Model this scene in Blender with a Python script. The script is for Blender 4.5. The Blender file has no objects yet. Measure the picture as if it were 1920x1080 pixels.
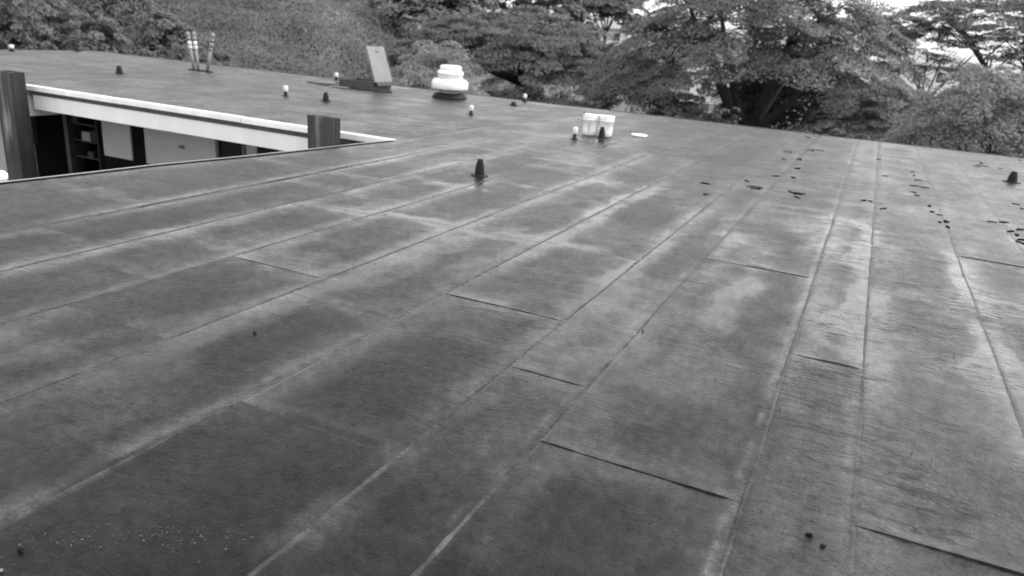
import bpy, bmesh, math, random
import numpy as np
from mathutils import Vector, Matrix

# ------------------------------------------------------------------ camera, world, sun, exposure
S = bpy.context.scene
COL = S.collection
H = 1.7
def cam_rot(p, r, y):
    cy, sy = math.cos(y), math.sin(y)
    fwd = Vector((sy*math.cos(p), cy*math.cos(p), -math.sin(p)))
    right = Vector((cy, -sy, 0)); up = right.cross(fwd)
    r2 = right*math.cos(r) + up*math.sin(r); u2 = up*math.cos(r) - right*math.sin(r)
    return Matrix((r2, u2, -fwd)).transposed()
cd = bpy.data.cameras.new('camera'); cam = bpy.data.objects.new('camera', cd); COL.objects.link(cam)
cam.matrix_world = Matrix.Translation((0, 0, H)) @ cam_rot(math.radians(18.892), math.radians(4.434), math.radians(-24.339)).to_4x4()
cd.sensor_width = 36; cd.lens = 36*1386/1920; cd.clip_start = .05; cd.clip_end = 6000
cd.dof.use_dof = True; cd.dof.focus_distance = 4.2; cd.dof.aperture_fstop = 2.0
S.camera = cam

SUN_AZ, SUN_EL = 56, 47          # degrees; azimuth clockwise from +Y
W = bpy.data.worlds.new('World'); S.world = W; W.use_nodes = True
nt = W.node_tree; bg = nt.nodes['Background']
sky = nt.nodes.new('ShaderNodeTexSky'); sky.sky_type = 'NISHITA'; sky.sun_disc = False
sky.sun_elevation = math.radians(SUN_EL); sky.sun_rotation = math.radians(SUN_AZ)
sky.dust_density = .6; sky.air_density = 4; sky.ozone_density = 1
bw = nt.nodes.new('ShaderNodeRGBToBW')
nt.links.new(sky.outputs[0], bw.inputs[0]); nt.links.new(bw.outputs[0], bg.inputs[0]); bg.inputs[1].default_value = .14
sd = bpy.data.lights.new('sun', 'SUN'); so = bpy.data.objects.new('sun', sd); COL.objects.link(so)
sd.energy = .7; sd.angle = math.radians(35); sd.color = (1, 1, 1)
az, el = math.radians(SUN_AZ), math.radians(SUN_EL)
sv = Vector((math.sin(az)*math.cos(el), math.cos(az)*math.cos(el), math.sin(el)))
so.rotation_euler = sv.to_track_quat('Z', 'Y').to_euler(); so.location = sv*60
S.view_settings.view_transform = 'Standard'; S.view_settings.look = 'None'
S.view_settings.gamma = 1; S.view_settings.use_curve_mapping = False
S.view_settings.exposure = 1.52

rng = np.random.default_rng(7); random.seed(7)

# ------------------------------------------------------------------ materials
def mat(name, base, rough=.6, spec=.5, var=.0, vscale=3., bump=0., bscale=30., streak=False, metallic=0., dark=None, dscale=4., damt=.5):
    m = bpy.data.materials.new(name); m.use_nodes = True
    n = m.node_tree; b = n.nodes['Principled BSDF']
    b.inputs['Base Color'].default_value = (base, base, base, 1)
    b.inputs['Roughness'].default_value = rough
    b.inputs['Specular IOR Level'].default_value = spec
    b.inputs['Metallic'].default_value = metallic
    tc = n.nodes.new('ShaderNodeTexCoord')
    src = tc.outputs['Object']
    if var > 0:
        mp = n.nodes.new('ShaderNodeMapping'); n.links.new(src, mp.inputs[0])
        if streak: mp.inputs['Scale'].default_value = (1, 1, .15)
        tx = n.nodes.new('ShaderNodeTexNoise'); tx.inputs['Scale'].default_value = vscale; tx.inputs['Detail'].default_value = 6
        n.links.new(mp.outputs[0], tx.inputs['Vector'])
        mr = n.nodes.new('ShaderNodeMapRange'); mr.inputs[1].default_value = .3; mr.inputs[2].default_value = .7
        mr.inputs[3].default_value = base*(1-var); mr.inputs[4].default_value = base*(1+var)
        n.links.new(tx.outputs['Fac'], mr.inputs[0])
        out = mr.outputs[0]
        if dark is not None:
            t2 = n.nodes.new('ShaderNodeTexNoise'); t2.inputs['Scale'].default_value = dscale; t2.inputs['Detail'].default_value = 8
            n.links.new(mp.outputs[0], t2.inputs['Vector'])
            m2 = n.nodes.new('ShaderNodeMapRange'); m2.inputs[1].default_value = damt; m2.inputs[2].default_value = damt+.06
            n.links.new(t2.outputs['Fac'], m2.inputs[0])
            mx = n.nodes.new('ShaderNodeMix'); mx.data_type = 'FLOAT'
            n.links.new(m2.outputs[0], mx.inputs[0]); n.links.new(out, mx.inputs[2]); mx.inputs[3].default_value = dark
            out = mx.outputs[0]
        n.links.new(out, b.inputs['Base Color'])
    if bump > 0:
        tb = n.nodes.new('ShaderNodeTexNoise'); tb.inputs['Scale'].default_value = bscale; tb.inputs['Detail'].default_value = 5
        n.links.new(src, tb.inputs['Vector'])
        bp = n.nodes.new('ShaderNodeBump'); bp.inputs['Strength'].default_value = bump; bp.inputs['Distance'].default_value = .02
        n.links.new(tb.outputs['Fac'], bp.inputs['Height']); n.links.new(bp.outputs[0], b.inputs['Normal'])
    return m

def leaf_mat(name, base, spread=.45, trans=.25, rough=.5):
    m = bpy.data.materials.new(name); m.use_nodes = True
    n = m.node_tree; b = n.nodes['Principled BSDF']; out = n.nodes['Material Output']
    at = n.nodes.new('ShaderNodeAttribute'); at.attribute_name = 'tone'
    mr = n.nodes.new('ShaderNodeMapRange'); mr.inputs[3].default_value = base*(1-spread); mr.inputs[4].default_value = base*(1+spread)
    n.links.new(at.outputs['Fac'], mr.inputs[0]); n.links.new(mr.outputs[0], b.inputs['Base Color'])
    b.inputs['Roughness'].default_value = rough; b.inputs['Specular IOR Level'].default_value = .3
    tr = n.nodes.new('ShaderNodeBsdfTranslucent'); n.links.new(mr.outputs[0], tr.inputs[0])
    ms = n.nodes.new('ShaderNodeMixShader'); ms.inputs[0].default_value = trans
    n.links.new(b.outputs[0], ms.inputs[1]); n.links.new(tr.outputs[0], ms.inputs[2]); n.links.new(ms.outputs[0], out.inputs[0])
    return m

def roof_mat():
    m = bpy.data.materials.new('wet_bitumen'); m.use_nodes = True
    n = m.node_tree; L = n.links.new; b = n.nodes['Principled BSDF']
    N = n.nodes.new
    geo = N('ShaderNodeNewGeometry'); pos = geo.outputs['Position']
    wet = N('ShaderNodeAttribute'); wet.attribute_name = 'wet'
    ton = N('ShaderNodeAttribute'); ton.attribute_name = 'tone'
    cra = N('ShaderNodeAttribute'); cra.attribute_name = 'crack'
    def noise(scale, detail=5, vec=pos, rough=.55, dist=0):
        t = N('ShaderNodeTexNoise'); t.inputs['Scale'].default_value = scale; t.inputs['Detail'].default_value = detail
        t.inputs['Roughness'].default_value = rough; t.inputs['Distortion'].default_value = dist
        L(vec, t.inputs['Vector']); return t.outputs['Fac']
    def mrange(x, a, c, lo, hi):
        t = N('ShaderNodeMapRange'); L(x, t.inputs[0])
        for i, v in zip((1, 2, 3, 4), (a, c, lo, hi)): t.inputs[i].default_value = v
        return t.outputs[0]
    def math_(op, x, y):
        t = N('ShaderNodeMath'); t.operation = op
        for i, v in ((0, x), (1, y)):
            if isinstance(v, (int, float)): t.inputs[i].default_value = v
            else: L(v, t.inputs[i])
        return t.outputs[0]
    # wet mask, edge broken by noise
    nb = noise(5.5, 7, rough=.65); n2 = noise(38, 4)
    wv = math_('ADD', wet.outputs['Fac'], math_('ADD', mrange(nb, .3, .7, -.30, .30), mrange(n2, .3, .7, -.10, .10)))
    wm = mrange(wv, .05, 1.0, 0, 1)
    # colour
    c1 = mrange(noise(1.7, 9, rough=.7), .3, .7, .55, 1.5)
    c2 = mrange(noise(70, 5, rough=.7), .3, .7, .55, 1.5)
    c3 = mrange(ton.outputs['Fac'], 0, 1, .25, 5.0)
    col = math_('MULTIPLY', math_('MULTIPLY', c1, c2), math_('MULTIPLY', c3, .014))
    # dark specks
    vo = N('ShaderNodeTexVoronoi'); vo.inputs['Scale'].default_value = 16; L(pos, vo.inputs['Vector'])
    sp = mrange(vo.outputs['Distance'], .05, .11, .3, 1)
    spm = mrange(noise(2.3, 3), .45, .55, 0, 1)
    spv = math_('ADD', math_('MULTIPLY', sp, spm), math_('SUBTRACT', 1., spm))
    c4 = mrange(noise(17, 9, rough=.75), .32, .68, .58, 1.42)
    c5 = mrange(noise(4.2, 6, rough=.7), .35, .65, .76, 1.2)
    c45 = math_('MULTIPLY', c4, c5)
    col = math_('MULTIPLY', math_('MULTIPLY', col, spv), c45)
    L(col, b.inputs['Base Color'])
    L(math_('ADD', math_('ADD', mrange(wm, 0, 1, .42, .17), mrange(n2, .3, .7, -.05, .05)), mrange(c45, .3, 1.7, .05, -.05)), b.inputs['Roughness'])
    b.inputs['IOR'].default_value = 1.33
    L(math_('MULTIPLY', mrange(spv, .3, 1, .10, .35), mrange(c45, .3, 1.7, .55, 1.40)), b.inputs['Specular IOR Level'])
    # relief: grain, wrinkles running across the sheets
    mp = N('ShaderNodeMapping'); mp.inputs['Scale'].default_value = (1.4, 5.5, 1); L(pos, mp.inputs[0])
    wr = noise(1.1, 6, mp.outputs[0], .6, 1.2)
    ridge = math_('ABSOLUTE', math_('SUBTRACT', wr, .5), 0)
    crack = mrange(ridge, 0, .02, -1, 0)
    cmask = math_('MULTIPLY', mrange(noise(.9, 3), .44, .6, 0, 1), cra.outputs['Fac'])
    g1 = noise(120, 3); g2 = noise(22, 5, rough=.65)
    gm = math_('MULTIPLY', mrange(noise(.8, 4), .35, .65, .5, 1.), mrange(cra.outputs['Fac'], 0, 1, .22, 1.1))
    hgt = math_('ADD', math_('MULTIPLY', g1, .20), math_('ADD', math_('MULTIPLY', g2, gm), math_('MULTIPLY', crack, math_('MULTIPLY', cmask, 1.0))))
    hgt = math_('ADD', hgt, math_('MULTIPLY', sp, math_('MULTIPLY', spm, .12)))
    bp = N('ShaderNodeBump'); bp.inputs['Distance'].default_value = .016
    L(mrange(wm, 0, 1, .85, .16), bp.inputs['Strength']); L(hgt, bp.inputs['Height'])
    L(bp.outputs[0], b.inputs['Normal'])
    return m

M = dict(
    roof=roof_mat(),
    white=mat('white_painted_metal', .78, .45, .4, .10, 5, streak=True),
    fascia=mat('white_painted_board', .70, .5, .4, .07, 3, streak=True),
    timber_dark=mat('dark_weathered_edge', .035, .8, .3, .5, 4),
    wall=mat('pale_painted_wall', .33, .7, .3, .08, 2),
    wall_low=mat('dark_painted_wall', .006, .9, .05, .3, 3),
    trim=mat('grey_trim', .09, .6, .3, .15, 6),
    black=mat('interior_dark', .012, .8, .2),
    shelf=mat('dim_shelf', .03, .7, .3, .3, 4),
    box=mat('pale_box', .22, .7, .3, .1, 4),
    conc=mat('concrete', .25, .8, .3, .25, 1.5, .2, 20),
    slab=mat('roof_slab_edge', .06, .7, .3, .3, 4),
    drip=mat('galvanised_drip_edge', .20, .45, .5, .15, 5),
    plastic=mat('white_plastic', .92, .35, .5, .02, 4),
    print_=mat('dark_print', .22, .5, .3),
    blackrub=mat('black_rubber_boot', .007, .6, .25, .3, 12, .15, 60),
    ventw=mat('white_vent_metal', .80, .35, .5, .05, 5),
    ventg=mat('grey_vent_metal', .33, .4, .5, .12, 5, metallic=0),
    tar=mat('black_mastic', .006, .7, .15, .3, 8, .4, 25),
    scrap=mat('lifted_dark_flake', .006, .95, .03, .4, 20),
    hatch=mat('grey_hatch_metal', .16, .5, .5, .12, 4, streak=True),
    hatchd=mat('dark_hatch_curb', .045, .6, .4, .3, 5),
    pipe=mat('grey_pvc', .19, .5, .4, .1, 6, streak=True),
    pipeband=mat('grey_coupling', .24, .5, .4, .1, 8),
    pipew=mat('white_pvc', .62, .4, .4, .04, 6),
    rust=mat('brown_flaking_paint', .050, .85, .15, .3, 5, .25, 18, True, dark=.22, dscale=1.6, damt=.53),
    rustside=mat('brown_weathered_side', .030, .85, .15, .35, 6, .2, 18, True, dark=.12, dscale=2.5, damt=.58),
    pebble=mat('pale_granule', .14, .6, .3, .6, 25),
    tool=mat('grey_handle', .10, .6, .4),
    bark=mat('wet_dark_bark', .045, .75, .3, .4, 2.5, .6, 9),
    barkp=mat('pale_bark', .13, .75, .3, .3, 2.5, .5, 9),
    grass=mat('wet_grass', .11, .8, .2, .3, .35, .4, 3),
    scrubsoil=mat('scrub_soil', .06, .9, .2, .3, .3),
    housew=mat('white_house_wall', .74, .6, .3, .05, .6),
    houser=mat('grey_house_roof', .30, .6, .3, .12, 1.5, streak=False),
    housed=mat('dark_window_glass', .05, .15, .5),
    L_rain=leaf_mat('rain_tree_leaf', .115, .45, .25),
    L_air=leaf_mat('airy_tree_leaf', .085, .45, .25),
    L_bush=leaf_mat('feathery_bush_leaf', .27, .25, .4),
    L_round=leaf_mat('round_bush_leaf', .235, .3, .35),
    L_hill=leaf_mat('hillside_leaf', .083, .42, .25),
    L_shrub=leaf_mat('pale_shrub_leaf', .18, .30, .40),
    L_far=leaf_mat('far_tree_leaf', .10, .35, .2),
    L_hedge=leaf_mat('dark_hedge_leaf', .055, .3, .1),
)

# ------------------------------------------------------------------ helpers
def link(name, me, m, parent=None):
    me.materials.append(m)
    o = bpy.data.objects.new(name, me); COL.objects.link(o)
    if parent is not None: o.parent = parent
    return o
def np_mesh(name, V, F, smooth=False, attrs=None):
    V = np.asarray(V, np.float32); F = np.asarray(F, np.int32)
    me = bpy.data.meshes.new(name)
    k = F.shape[1]; nf = len(F)
    me.vertices.add(len(V)); me.vertices.foreach_set('co', V.ravel())
    me.loops.add(nf*k); me.loops.foreach_set('vertex_index', F.ravel())
    me.polygons.add(nf); me.polygons.foreach_set('loop_start', np.arange(0, nf*k, k, dtype=np.int32))
    try: me.polygons.foreach_set('loop_total', np.full(nf, k, np.int32))
    except Exception: pass
    if smooth: me.polygons.foreach_set('use_smooth', np.ones(nf, bool))
    me.update(calc_edges=True)
    for an, (dom, arr) in (attrs or {}).items():
        a = me.attributes.new(an, 'FLOAT', dom); a.data.foreach_set('value', np.asarray(arr, np.float32))
    return me
class MB:
    def __init__(s): s.v = []; s.f = []; s.sm = []
    def add(s, v, f, smooth=False):
        o = len(s.v); s.v += [tuple(p) for p in v]; s.f += [tuple(i+o for i in q) for q in f]; s.sm += [smooth]*len(f); return s
    def box(s, x0, x1, y0, y1, z0, z1, mtx=None):
        v = [Vector(p) for p in ((x0,y0,z0),(x1,y0,z0),(x1,y1,z0),(x0,y1,z0),(x0,y0,z1),(x1,y0,z1),(x1,y1,z1),(x0,y1,z1))]
        if mtx is not None: v = [mtx @ p for p in v]
        return s.add(v, [(0,3,2,1),(4,5,6,7),(0,1,5,4),(1,2,6,5),(2,3,7,6),(3,0,4,7)])
    def lathe(s, prof, n=24, c=(0,0,0), mtx=None, cap=True):
        v = []; f = []
        for r, z in prof:
            for k in range(n):
                a = 2*math.pi*k/n; p = Vector((r*math.cos(a), r*math.sin(a), z))
                if mtx is not None: p = mtx @ p
                v.append(p + Vector(c))
        m = len(prof)
        for j in range(m-1):
            for k in range(n): f.append((j*n+k, j*n+(k+1)%n, (j+1)*n+(k+1)%n, (j+1)*n+k))
        s.add(v, f, True)
        if cap:
            o = len(s.v)-len(v)
            s.f.append(tuple(o+k for k in reversed(range(n)))); s.sm.append(False)
            s.f.append(tuple(o+(m-1)*n+k for k in range(n))); s.sm.append(False)
        return s
    def tube(s, pts, rad, n=8):
        pts = [Vector(p) for p in pts]; v = []; f = []
        for i, p in enumerate(pts):
            d = (pts[min(i+1, len(pts)-1)]-pts[max(i-1, 0)]).normalized()
            a = d.orthogonal().normalized() if abs(d.z) > .9 else d.cross(Vector((0,0,1))).normalized(); b = d.cross(a)
            r = rad[i] if hasattr(rad, '__len__') else rad
            for k in range(n):
                t = 2*math.pi*k/n; v.append(p+(a*math.cos(t)+b*math.sin(t))*r)
        for j in range(len(pts)-1):
            for k in range(n): f.append((j*n+k, (j+1)*n+k, (j+1)*n+(k+1)%n, j*n+(k+1)%n))
        f.append(tuple(range(n))); f.append(tuple((len(pts)-1)*n+k for k in reversed(range(n))))
        return s.add(v, f, True)
    def build(s, name, m, parent=None):
        me = bpy.data.meshes.new(name); me.from_pydata(s.v, [], s.f); me.update()
        me.polygons.foreach_set('use_smooth', s.sm)
        bm = bmesh.new(); bm.from_mesh(me); bmesh.ops.recalc_face_normals(bm, faces=bm.faces); bm.to_mesh(me); bm.free()
        return link(name, me, m, parent)
def bevel(o, w=.004, seg=2):
    md = o.modifiers.new('bevel', 'BEVEL'); md.width = w; md.segments = seg; md.limit_method = 'ANGLE'
    return o
def tag(o, label=None, cat=None, group=None, kind=None):
    for k, v in (('label', label), ('category', cat), ('group', group), ('kind', kind)):
        if v: o[k] = v
    return o
def empty(name, loc, label, cat, group=None, rz=0.):
    o = bpy.data.objects.new(name, None); COL.objects.link(o); o.location = loc; o.rotation_euler = (0, 0, rz)
    o.empty_display_size = .2
    return tag(o, label, cat, group)
def copy_tree(o, parent=None):
    c = o.copy(); COL.objects.link(c)
    if parent is not None: c.parent = parent
    for ch in list(o.children): copy_tree(ch, c)
    return c
def smooth(a, b, x):
    t = np.clip((np.asarray(x, float)-a)/(b-a), 0, 1); return t*t*(3-2*t)

# value noise in numpy
_perm = rng.random((256, 256))
def vnoise(x, y, seed=0):
    x = np.asarray(x, float)+seed*17.3; y = np.asarray(y, float)+seed*9.1
    xi = np.floor(x).astype(int); yi = np.floor(y).astype(int); fx = x-xi; fy = y-yi
    fx = fx*fx*(3-2*fx); fy = fy*fy*(3-2*fy)
    g = lambda i, j: _perm[i % 256, j % 256]
    return (g(xi,yi)*(1-fx)+g(xi+1,yi)*fx)*(1-fy)+(g(xi,yi+1)*(1-fx)+g(xi+1,yi+1)*fx)*fy
def fbm(x, y, seed=0, o=4):
    a = .5; t = 0; s = 0
    for k in range(o): t = t+a*vnoise(x*2**k, y*2**k, seed+k); s += a; a *= .5
    return t/s

def bnoise(x, y, seed=0, e=.30):
    x = np.asarray(x, float)+seed*13.7; y = np.asarray(y, float)+seed*5.3
    xi = np.floor(x).astype(int); yi = np.floor(y).astype(int); fx = smooth(.5-e, .5+e, x-xi); fy = smooth(.5-e, .5+e, y-yi)
    g = lambda i, j: _perm[i % 256, j % 256]
    return (g(xi,yi)*(1-fx)+g(xi+1,yi)*fx)*(1-fy)+(g(xi,yi+1)*(1-fx)+g(xi+1,yi+1)*fx)*fy

# ------------------------------------------------------------------ terrain
def ground_z(x, y):
    x = np.asarray(x, float); y = np.asarray(y, float)
    D = np.hypot(x, y); azm = np.degrees(np.arctan2(x, y))
    hill = smooth(-31, -42, azm)*(1-smooth(-100, -130, azm))
    mid = smooth(-12, -22, azm)*(1-smooth(-100, -130, azm))
    z = -3.4 + hill*(np.clip(D-37, 0, 160)*.20 + 1.2*smooth(34, 40, D)) + (1-hill)*mid*np.clip(D-58, 0, 130)*.085
    z = z + (fbm(x*.06, y*.06, 3)-.5)*1.2*smooth(45, 90, D)
    return z
rr = np.concatenate([np.linspace(0, 36, 13), np.linspace(38, 130, 60), np.geomspace(135, 3000, 24)])
aa = np.radians(np.linspace(-180, 180, 181))
RR, AA = np.meshgrid(rr, aa, indexing='ij')
GX, GY = RR*np.sin(AA), RR*np.cos(AA); GZ = ground_z(GX, GY)
GV = np.stack([GX, GY, GZ], -1).reshape(-1, 3); nA = len(aa)
ii, jj = np.meshgrid(np.arange(len(rr)-1), np.arange(nA-1), indexing='ij')
GF = np.stack([ii*nA+jj, (ii+1)*nA+jj, (ii+1)*nA+jj+1, ii*nA+jj+1], -1).reshape(-1, 4)[:, ::-1]
tag(link('ground', np_mesh('ground', GV, GF, True), M['grass']), 'wet grassy ground sloping up behind the building', None, None, 'structure')

# ------------------------------------------------------------------ the building
XB, YB, YF = -26.0, 19.05, 9.75           # left edge, back edge, courtyard edge of the far wing
XR, YN = 8.4, -4.0                        # right and near ends of the roof
def eave_x(y):                            # edge of the near wing along the courtyard
    y = np.asarray(y, float)
    return np.interp(y, [-4, 4.2, 5.1, 5.8, 6.9, 8.1, 9.1, 9.75, 40], [-7.5, -7.34, -7.24, -7.18, -6.99, -6.82, -6.71, -6.6, -6.6])
bld = empty('building', (-9, 11, -3.4), 'low school building with wet dark flat roof around a courtyard', 'building')
BO = Vector((-9, 11, -3.4))
def bpart(o):                             # parts are modelled in world coordinates; shift under the building root
    o.parent = bld; o.matrix_parent_inverse = Matrix.Translation(-BO); return o

# roof deck: L-shaped slab
ys = [YN, 4.2, 5.1, 5.8, 6.9, 8.1, 9.1, 9.75]
poly = [(float(eave_x(y))+.02, y) for y in ys] + [(XB+.02, YF+.02), (XB+.02, YB-.02), (XR-.02, YB-.02), (XR-.02, YN)]
db = MB(); n = len(poly)
db.add([(x, y, -.17) for x, y in poly]+[(x, y, -.014) for x, y in poly],
       [tuple(reversed(range(n))), tuple(range(n, 2*n))]+[(k, (k+1) % n, n+(k+1) % n, n+k) for k in range(n)])
deck = bpart(db.build('roof', M['slab']))

# explicit puddles in roof metres (x, y, rx, ry, weight) and dry rough patches
PUD = [(-.62, 6.7, .16, .75, .9), (-.95, 7.2, .25, .35, .8), (-.55, 8.3, .22, .35, .8), (-.55, 5.2, .14, .9, .9), (-.62, 3.9, .22, .5, .8),
       (-1.12, 3.75, .2, .28, 1.0), (-.95, 2.75, .35, .25, .6), (.14, 5.6, .10, .7, 1.0), (.20, 7.3, .10, 1.0, .9), (.15, 4.9, .16, .3, .8), (.15, 8.6, .12, .5, .9),
       (.95, 7.3, .09, .9, .9), (1.0, 5.2, .13, .8, .8), (-3.06, 3.2, .12, .9, 1.), (-2.98, 4.6, .15, 1.1, .9), (-3.0, 2.35, .14, .3, .6),
       (-3.75, 2.1, .25, .25, .9), (-2.40, 2.2, .10, 1.5, .7), (-3.6, 4.2, .35, .2, .7), (-3.3, 5.75, 1.0, .12, .9), (-2.3, 5.85, .6, .10, .8),
       (-1.75, 3.6, .25, .14, .6), (-2.3, 8.3, .13, 1.6, .8), (-1.45, 5.4, .12, 1.3, .6), (-4.2, 7.4, .5, .13, .8), (-5.2, 6.2, .8, .10, .7),
       (-4.6, 4.0, .6, .14, .7), (-.65, 9.3, .4, .14, 1.0), (-1.1, 8.0, .12, .6, .6), (-4.7, 12.8, .6, .15, .9), (-3.2, 11.0, .15, 1.5, .6)]
DRY = [(-1.9, 5.0, .35, .5), (-2.8, 3.0, .28, .5), (-2.7, 6.7, .3, .6), (-1.25, 6.2, .2, .6), (-.35, 5.3, .13, .9), (-.5, 7.4, .2, .35), (-1.45, 2.95, .14, .35),
       (-3.5, 7.1, .3, .6), (-2.0, 7.5, .3, .5), (-3.75, 2.9, .3, .4), (.1, 3.85, .07, .12), (.05, 8.3, .06, .3), (-.6, 3.3, .25, .2), (-3.9, 5.0, .3, .4), (-3.8, 8.9, .5, .5), (-2.6, 9.8, .4, .5)]
def wet_field(x, y):
    w = np.zeros_like(x)
    jx = (fbm(x*2.2, y*2.2, 11)-.5)*.35; jy = (fbm(x*2.2, y*2.2, 15)-.5)*.5
    for px, py, rx, ry, k in PUD:
        d = np.sqrt(((x-px+jx)/rx)**2+((y-py+jy)/ry)**2); w = np.maximum(w, k*(1-smooth(.75, 1.25, d)))
    for px, py, rx, ry in DRY:
        d = np.sqrt(((x-px+jx)/rx)**2+((y-py+jy)/ry)**2); w = w - .8*(1-smooth(.6, 1.4, d))
    return w
def base_z(x, y):
    return (fbm(x*.8, y*.8, 21)-.5)*.018 + (fbm(x*3, y*3, 25, 3)-.5)*.0015

def sheet(x0f, x1f, y0, y1, flip, seed, hero_side=0, hero_end=0., step=.2):
    """one roll of membrane. u runs across the roll, v along it. flip: roll runs along X."""
    wid = float(np.mean(x1f(np.array([y0, y1])))-np.mean(x0f(np.array([y0, y1]))))
    nu = max(7, int(wid/step)+1); nv = max(3, int((y1-y0)/step)+1)
    u = np.concatenate([[.0070/wid, .0085/wid], np.linspace(0, 1-.13/wid, nu), 1-np.array([.11, .09, .07, .055, .045, .035, .025, .015, 0])/wid]); u = np.unique(np.clip(u, 0, 1))
    v = np.concatenate([[0, .012, .025, .035, .05, .065, .08, .1], np.linspace(.15, y1-y0-.01, nv), [y1-y0+.0035, y1-y0+.0045, y1-y0+.03, y1-y0+.05]])+y0-.02
    U, Vv = np.meshgrid(u, v, indexing='ij')
    lo, hi = x0f(Vv), x1f(Vv)
    X = lo+(hi+.012-lo)*U; Y = Vv
    du = (1-U)*(hi-lo); dv = Vv-(y0-.02)                   # metres from lapped side, from near end
    dl = U*(hi-lo); de = y1+.03-Vv                         # from the side and the end that lie under neighbours
    wx, wy = (Y, X) if flip else (X, Y)
    nz = fbm(wy*2.1+seed, wx*1.3, 31); nz2 = fbm(wy*9+seed*3, wx*9, 35, 3)
    lap = (.0001+.0008*smooth(.48, .7, nz)+hero_side*(.0005+.003*smooth(.4, .65, nz2)))*(.25+.75*smooth(15, 5, wy))
    if not flip and hero_side: X = X+ (du < .02)*nz2*.022
    Z = base_z(wx, wy) + .0002 + lap*1.6*np.exp(-((du-.045)/.028)**2)
    if hero_end:                                           # a lifted end lap, open in the middle, stuck down towards its corners
        lift = hero_end*(.25+.75*smooth(.3, .6, fbm(wx*3.1+seed*2, wy*.2, 45)))*smooth(-.02, .12, np.minimum(dl, du))
        Z = Z + lift*np.exp(-(dv/.05)**2)
    else:
        Z = Z + .0022*smooth(.45, .7, fbm(wx*2.3+seed, wy*.5, 41))*np.exp(-((dv-.05)/.03)**2)
    Z = Z - .0012*((dl < .0075) | (de < .046))
    # wetness gathers along the laps; tone paints pale sky sheen there and in puddles
    n1 = fbm(wx*1.1, wy*.55, 51+seed % 5); n3 = fbm(wx*.5, wy*.5, 57)
    near_lap = np.maximum(np.exp(-((dl-.06)/.13)**2), np.exp(-((du-.02)/.10)**2))
    near_end = np.maximum(np.exp(-(dv/.13)**2), .9*np.exp(-((de-.05)/.15)**2))
    band = np.maximum(near_lap*smooth(.34, .60, n1+.05), near_end*smooth(.34, .54, fbm(wx*.9, wy*.9, 61+seed % 7)))
    cen = smooth(.10, .3, dl)*smooth(.06, .22, du)
    wob = (fbm(wx*2.4, wy*2.4, 73)-.5)*.45
    mott = .55*(fbm(wx*3.4, wy*.75, 75, 5)-.5)+.45*(bnoise(wx*2.25+wob, wy*1.15+wob, 78)-.5); m2 = fbm(wx*6.5, wy*2.2, 76)-.5
    wet = .26+.10*smooth(2.5, 5, wy)+band*.50*(1-1.3*smooth(7, 12, wy)) + 1.0*mott + .5*m2 - .25*cen*smooth(.38, .60, fbm(wx*.7, wy*.7, 71)) + .55*wet_field(wx, wy) + .9*(fbm(wx*1.0, wy*2.8, 77)-.5)*smooth(6, 11, wy)
    r1 = random.random()
    right_pale = smooth(-.20, -.12, wx+0*wy)*(1 if not flip else 0)  # right strips: paler rough coat, with the brighter right-hand sky painted in
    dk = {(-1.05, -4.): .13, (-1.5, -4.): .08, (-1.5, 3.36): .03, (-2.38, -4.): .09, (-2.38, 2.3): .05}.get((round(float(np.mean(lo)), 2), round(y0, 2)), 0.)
    tone = .12-dk+.16*(r1-.5)+ .22*(fbm(wx*.8, wy*.6, 81, 5)-.5) + .16*(bnoise(wx*2.25+wob, wy*.8+wob, 79, .2)-.5) + .14*(fbm(wx*9, wy*1.2, 87)-.5) + .42*band*smooth(.32, .55, fbm(wx*2.5, wy*1.6, 83)) + .14*right_pale + .12*np.clip(wet_field(wx, wy), 0, 1)
    tone = tone + .15*smooth(2.3, 6.5, wy) + .7*hero_side*np.exp(-((du-.045)/.014)**2)*smooth(.35, .6, nz2)  # grazing sky sheen painted in with distance, then the pale ridge
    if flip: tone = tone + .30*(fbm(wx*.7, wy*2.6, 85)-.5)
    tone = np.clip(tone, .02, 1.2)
    crack = np.clip(smooth(-.3, .1, wx)*smooth(10, 5, wy)*1.0+.12, 0, 1)
    P = np.stack([wx, wy, Z], -1)
    a, b = U.shape
    V0 = P.reshape(-1, 3)
    i, j = np.meshgrid(np.arange(a-1), np.arange(b-1), indexing='ij')
    F = np.stack([i*b+j, (i+1)*b+j, (i+1)*b+j+1, i*b+j+1], -1).reshape(-1, 4)
    # skirt round the border
    ring = [k*b for k in range(a)]+[(a-1)*b+k for k in range(1, b)]+[k*b+b-1 for k in range(a-2, -1, -1)]+[k for k in range(b-2, 0, -1)]
    ring = np.array(ring); sk = V0[ring].copy(); sk[:, 2] = -.013
    o = len(V0); m = len(ring); k = np.arange(m); k2 = (k+1) % m
    F2 = np.stack([o+m+k, o+k, o+k2, o+m+k2], -1)
    if flip: F = F[:, ::-1]; F2 = F2[:, ::-1]
    VV = np.concatenate([V0, sk, V0[ring]]); at = lambda q: np.concatenate([q.ravel(), q.ravel()[ring], q.ravel()[ring]])
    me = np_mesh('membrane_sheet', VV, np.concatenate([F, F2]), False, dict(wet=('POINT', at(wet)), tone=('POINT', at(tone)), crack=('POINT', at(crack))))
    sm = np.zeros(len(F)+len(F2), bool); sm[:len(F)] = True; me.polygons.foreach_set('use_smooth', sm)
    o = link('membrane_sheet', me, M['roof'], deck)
    o.matrix_parent_inverse = Matrix.Translation(-BO) if False else Matrix.Identity(4)
    return o

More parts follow.
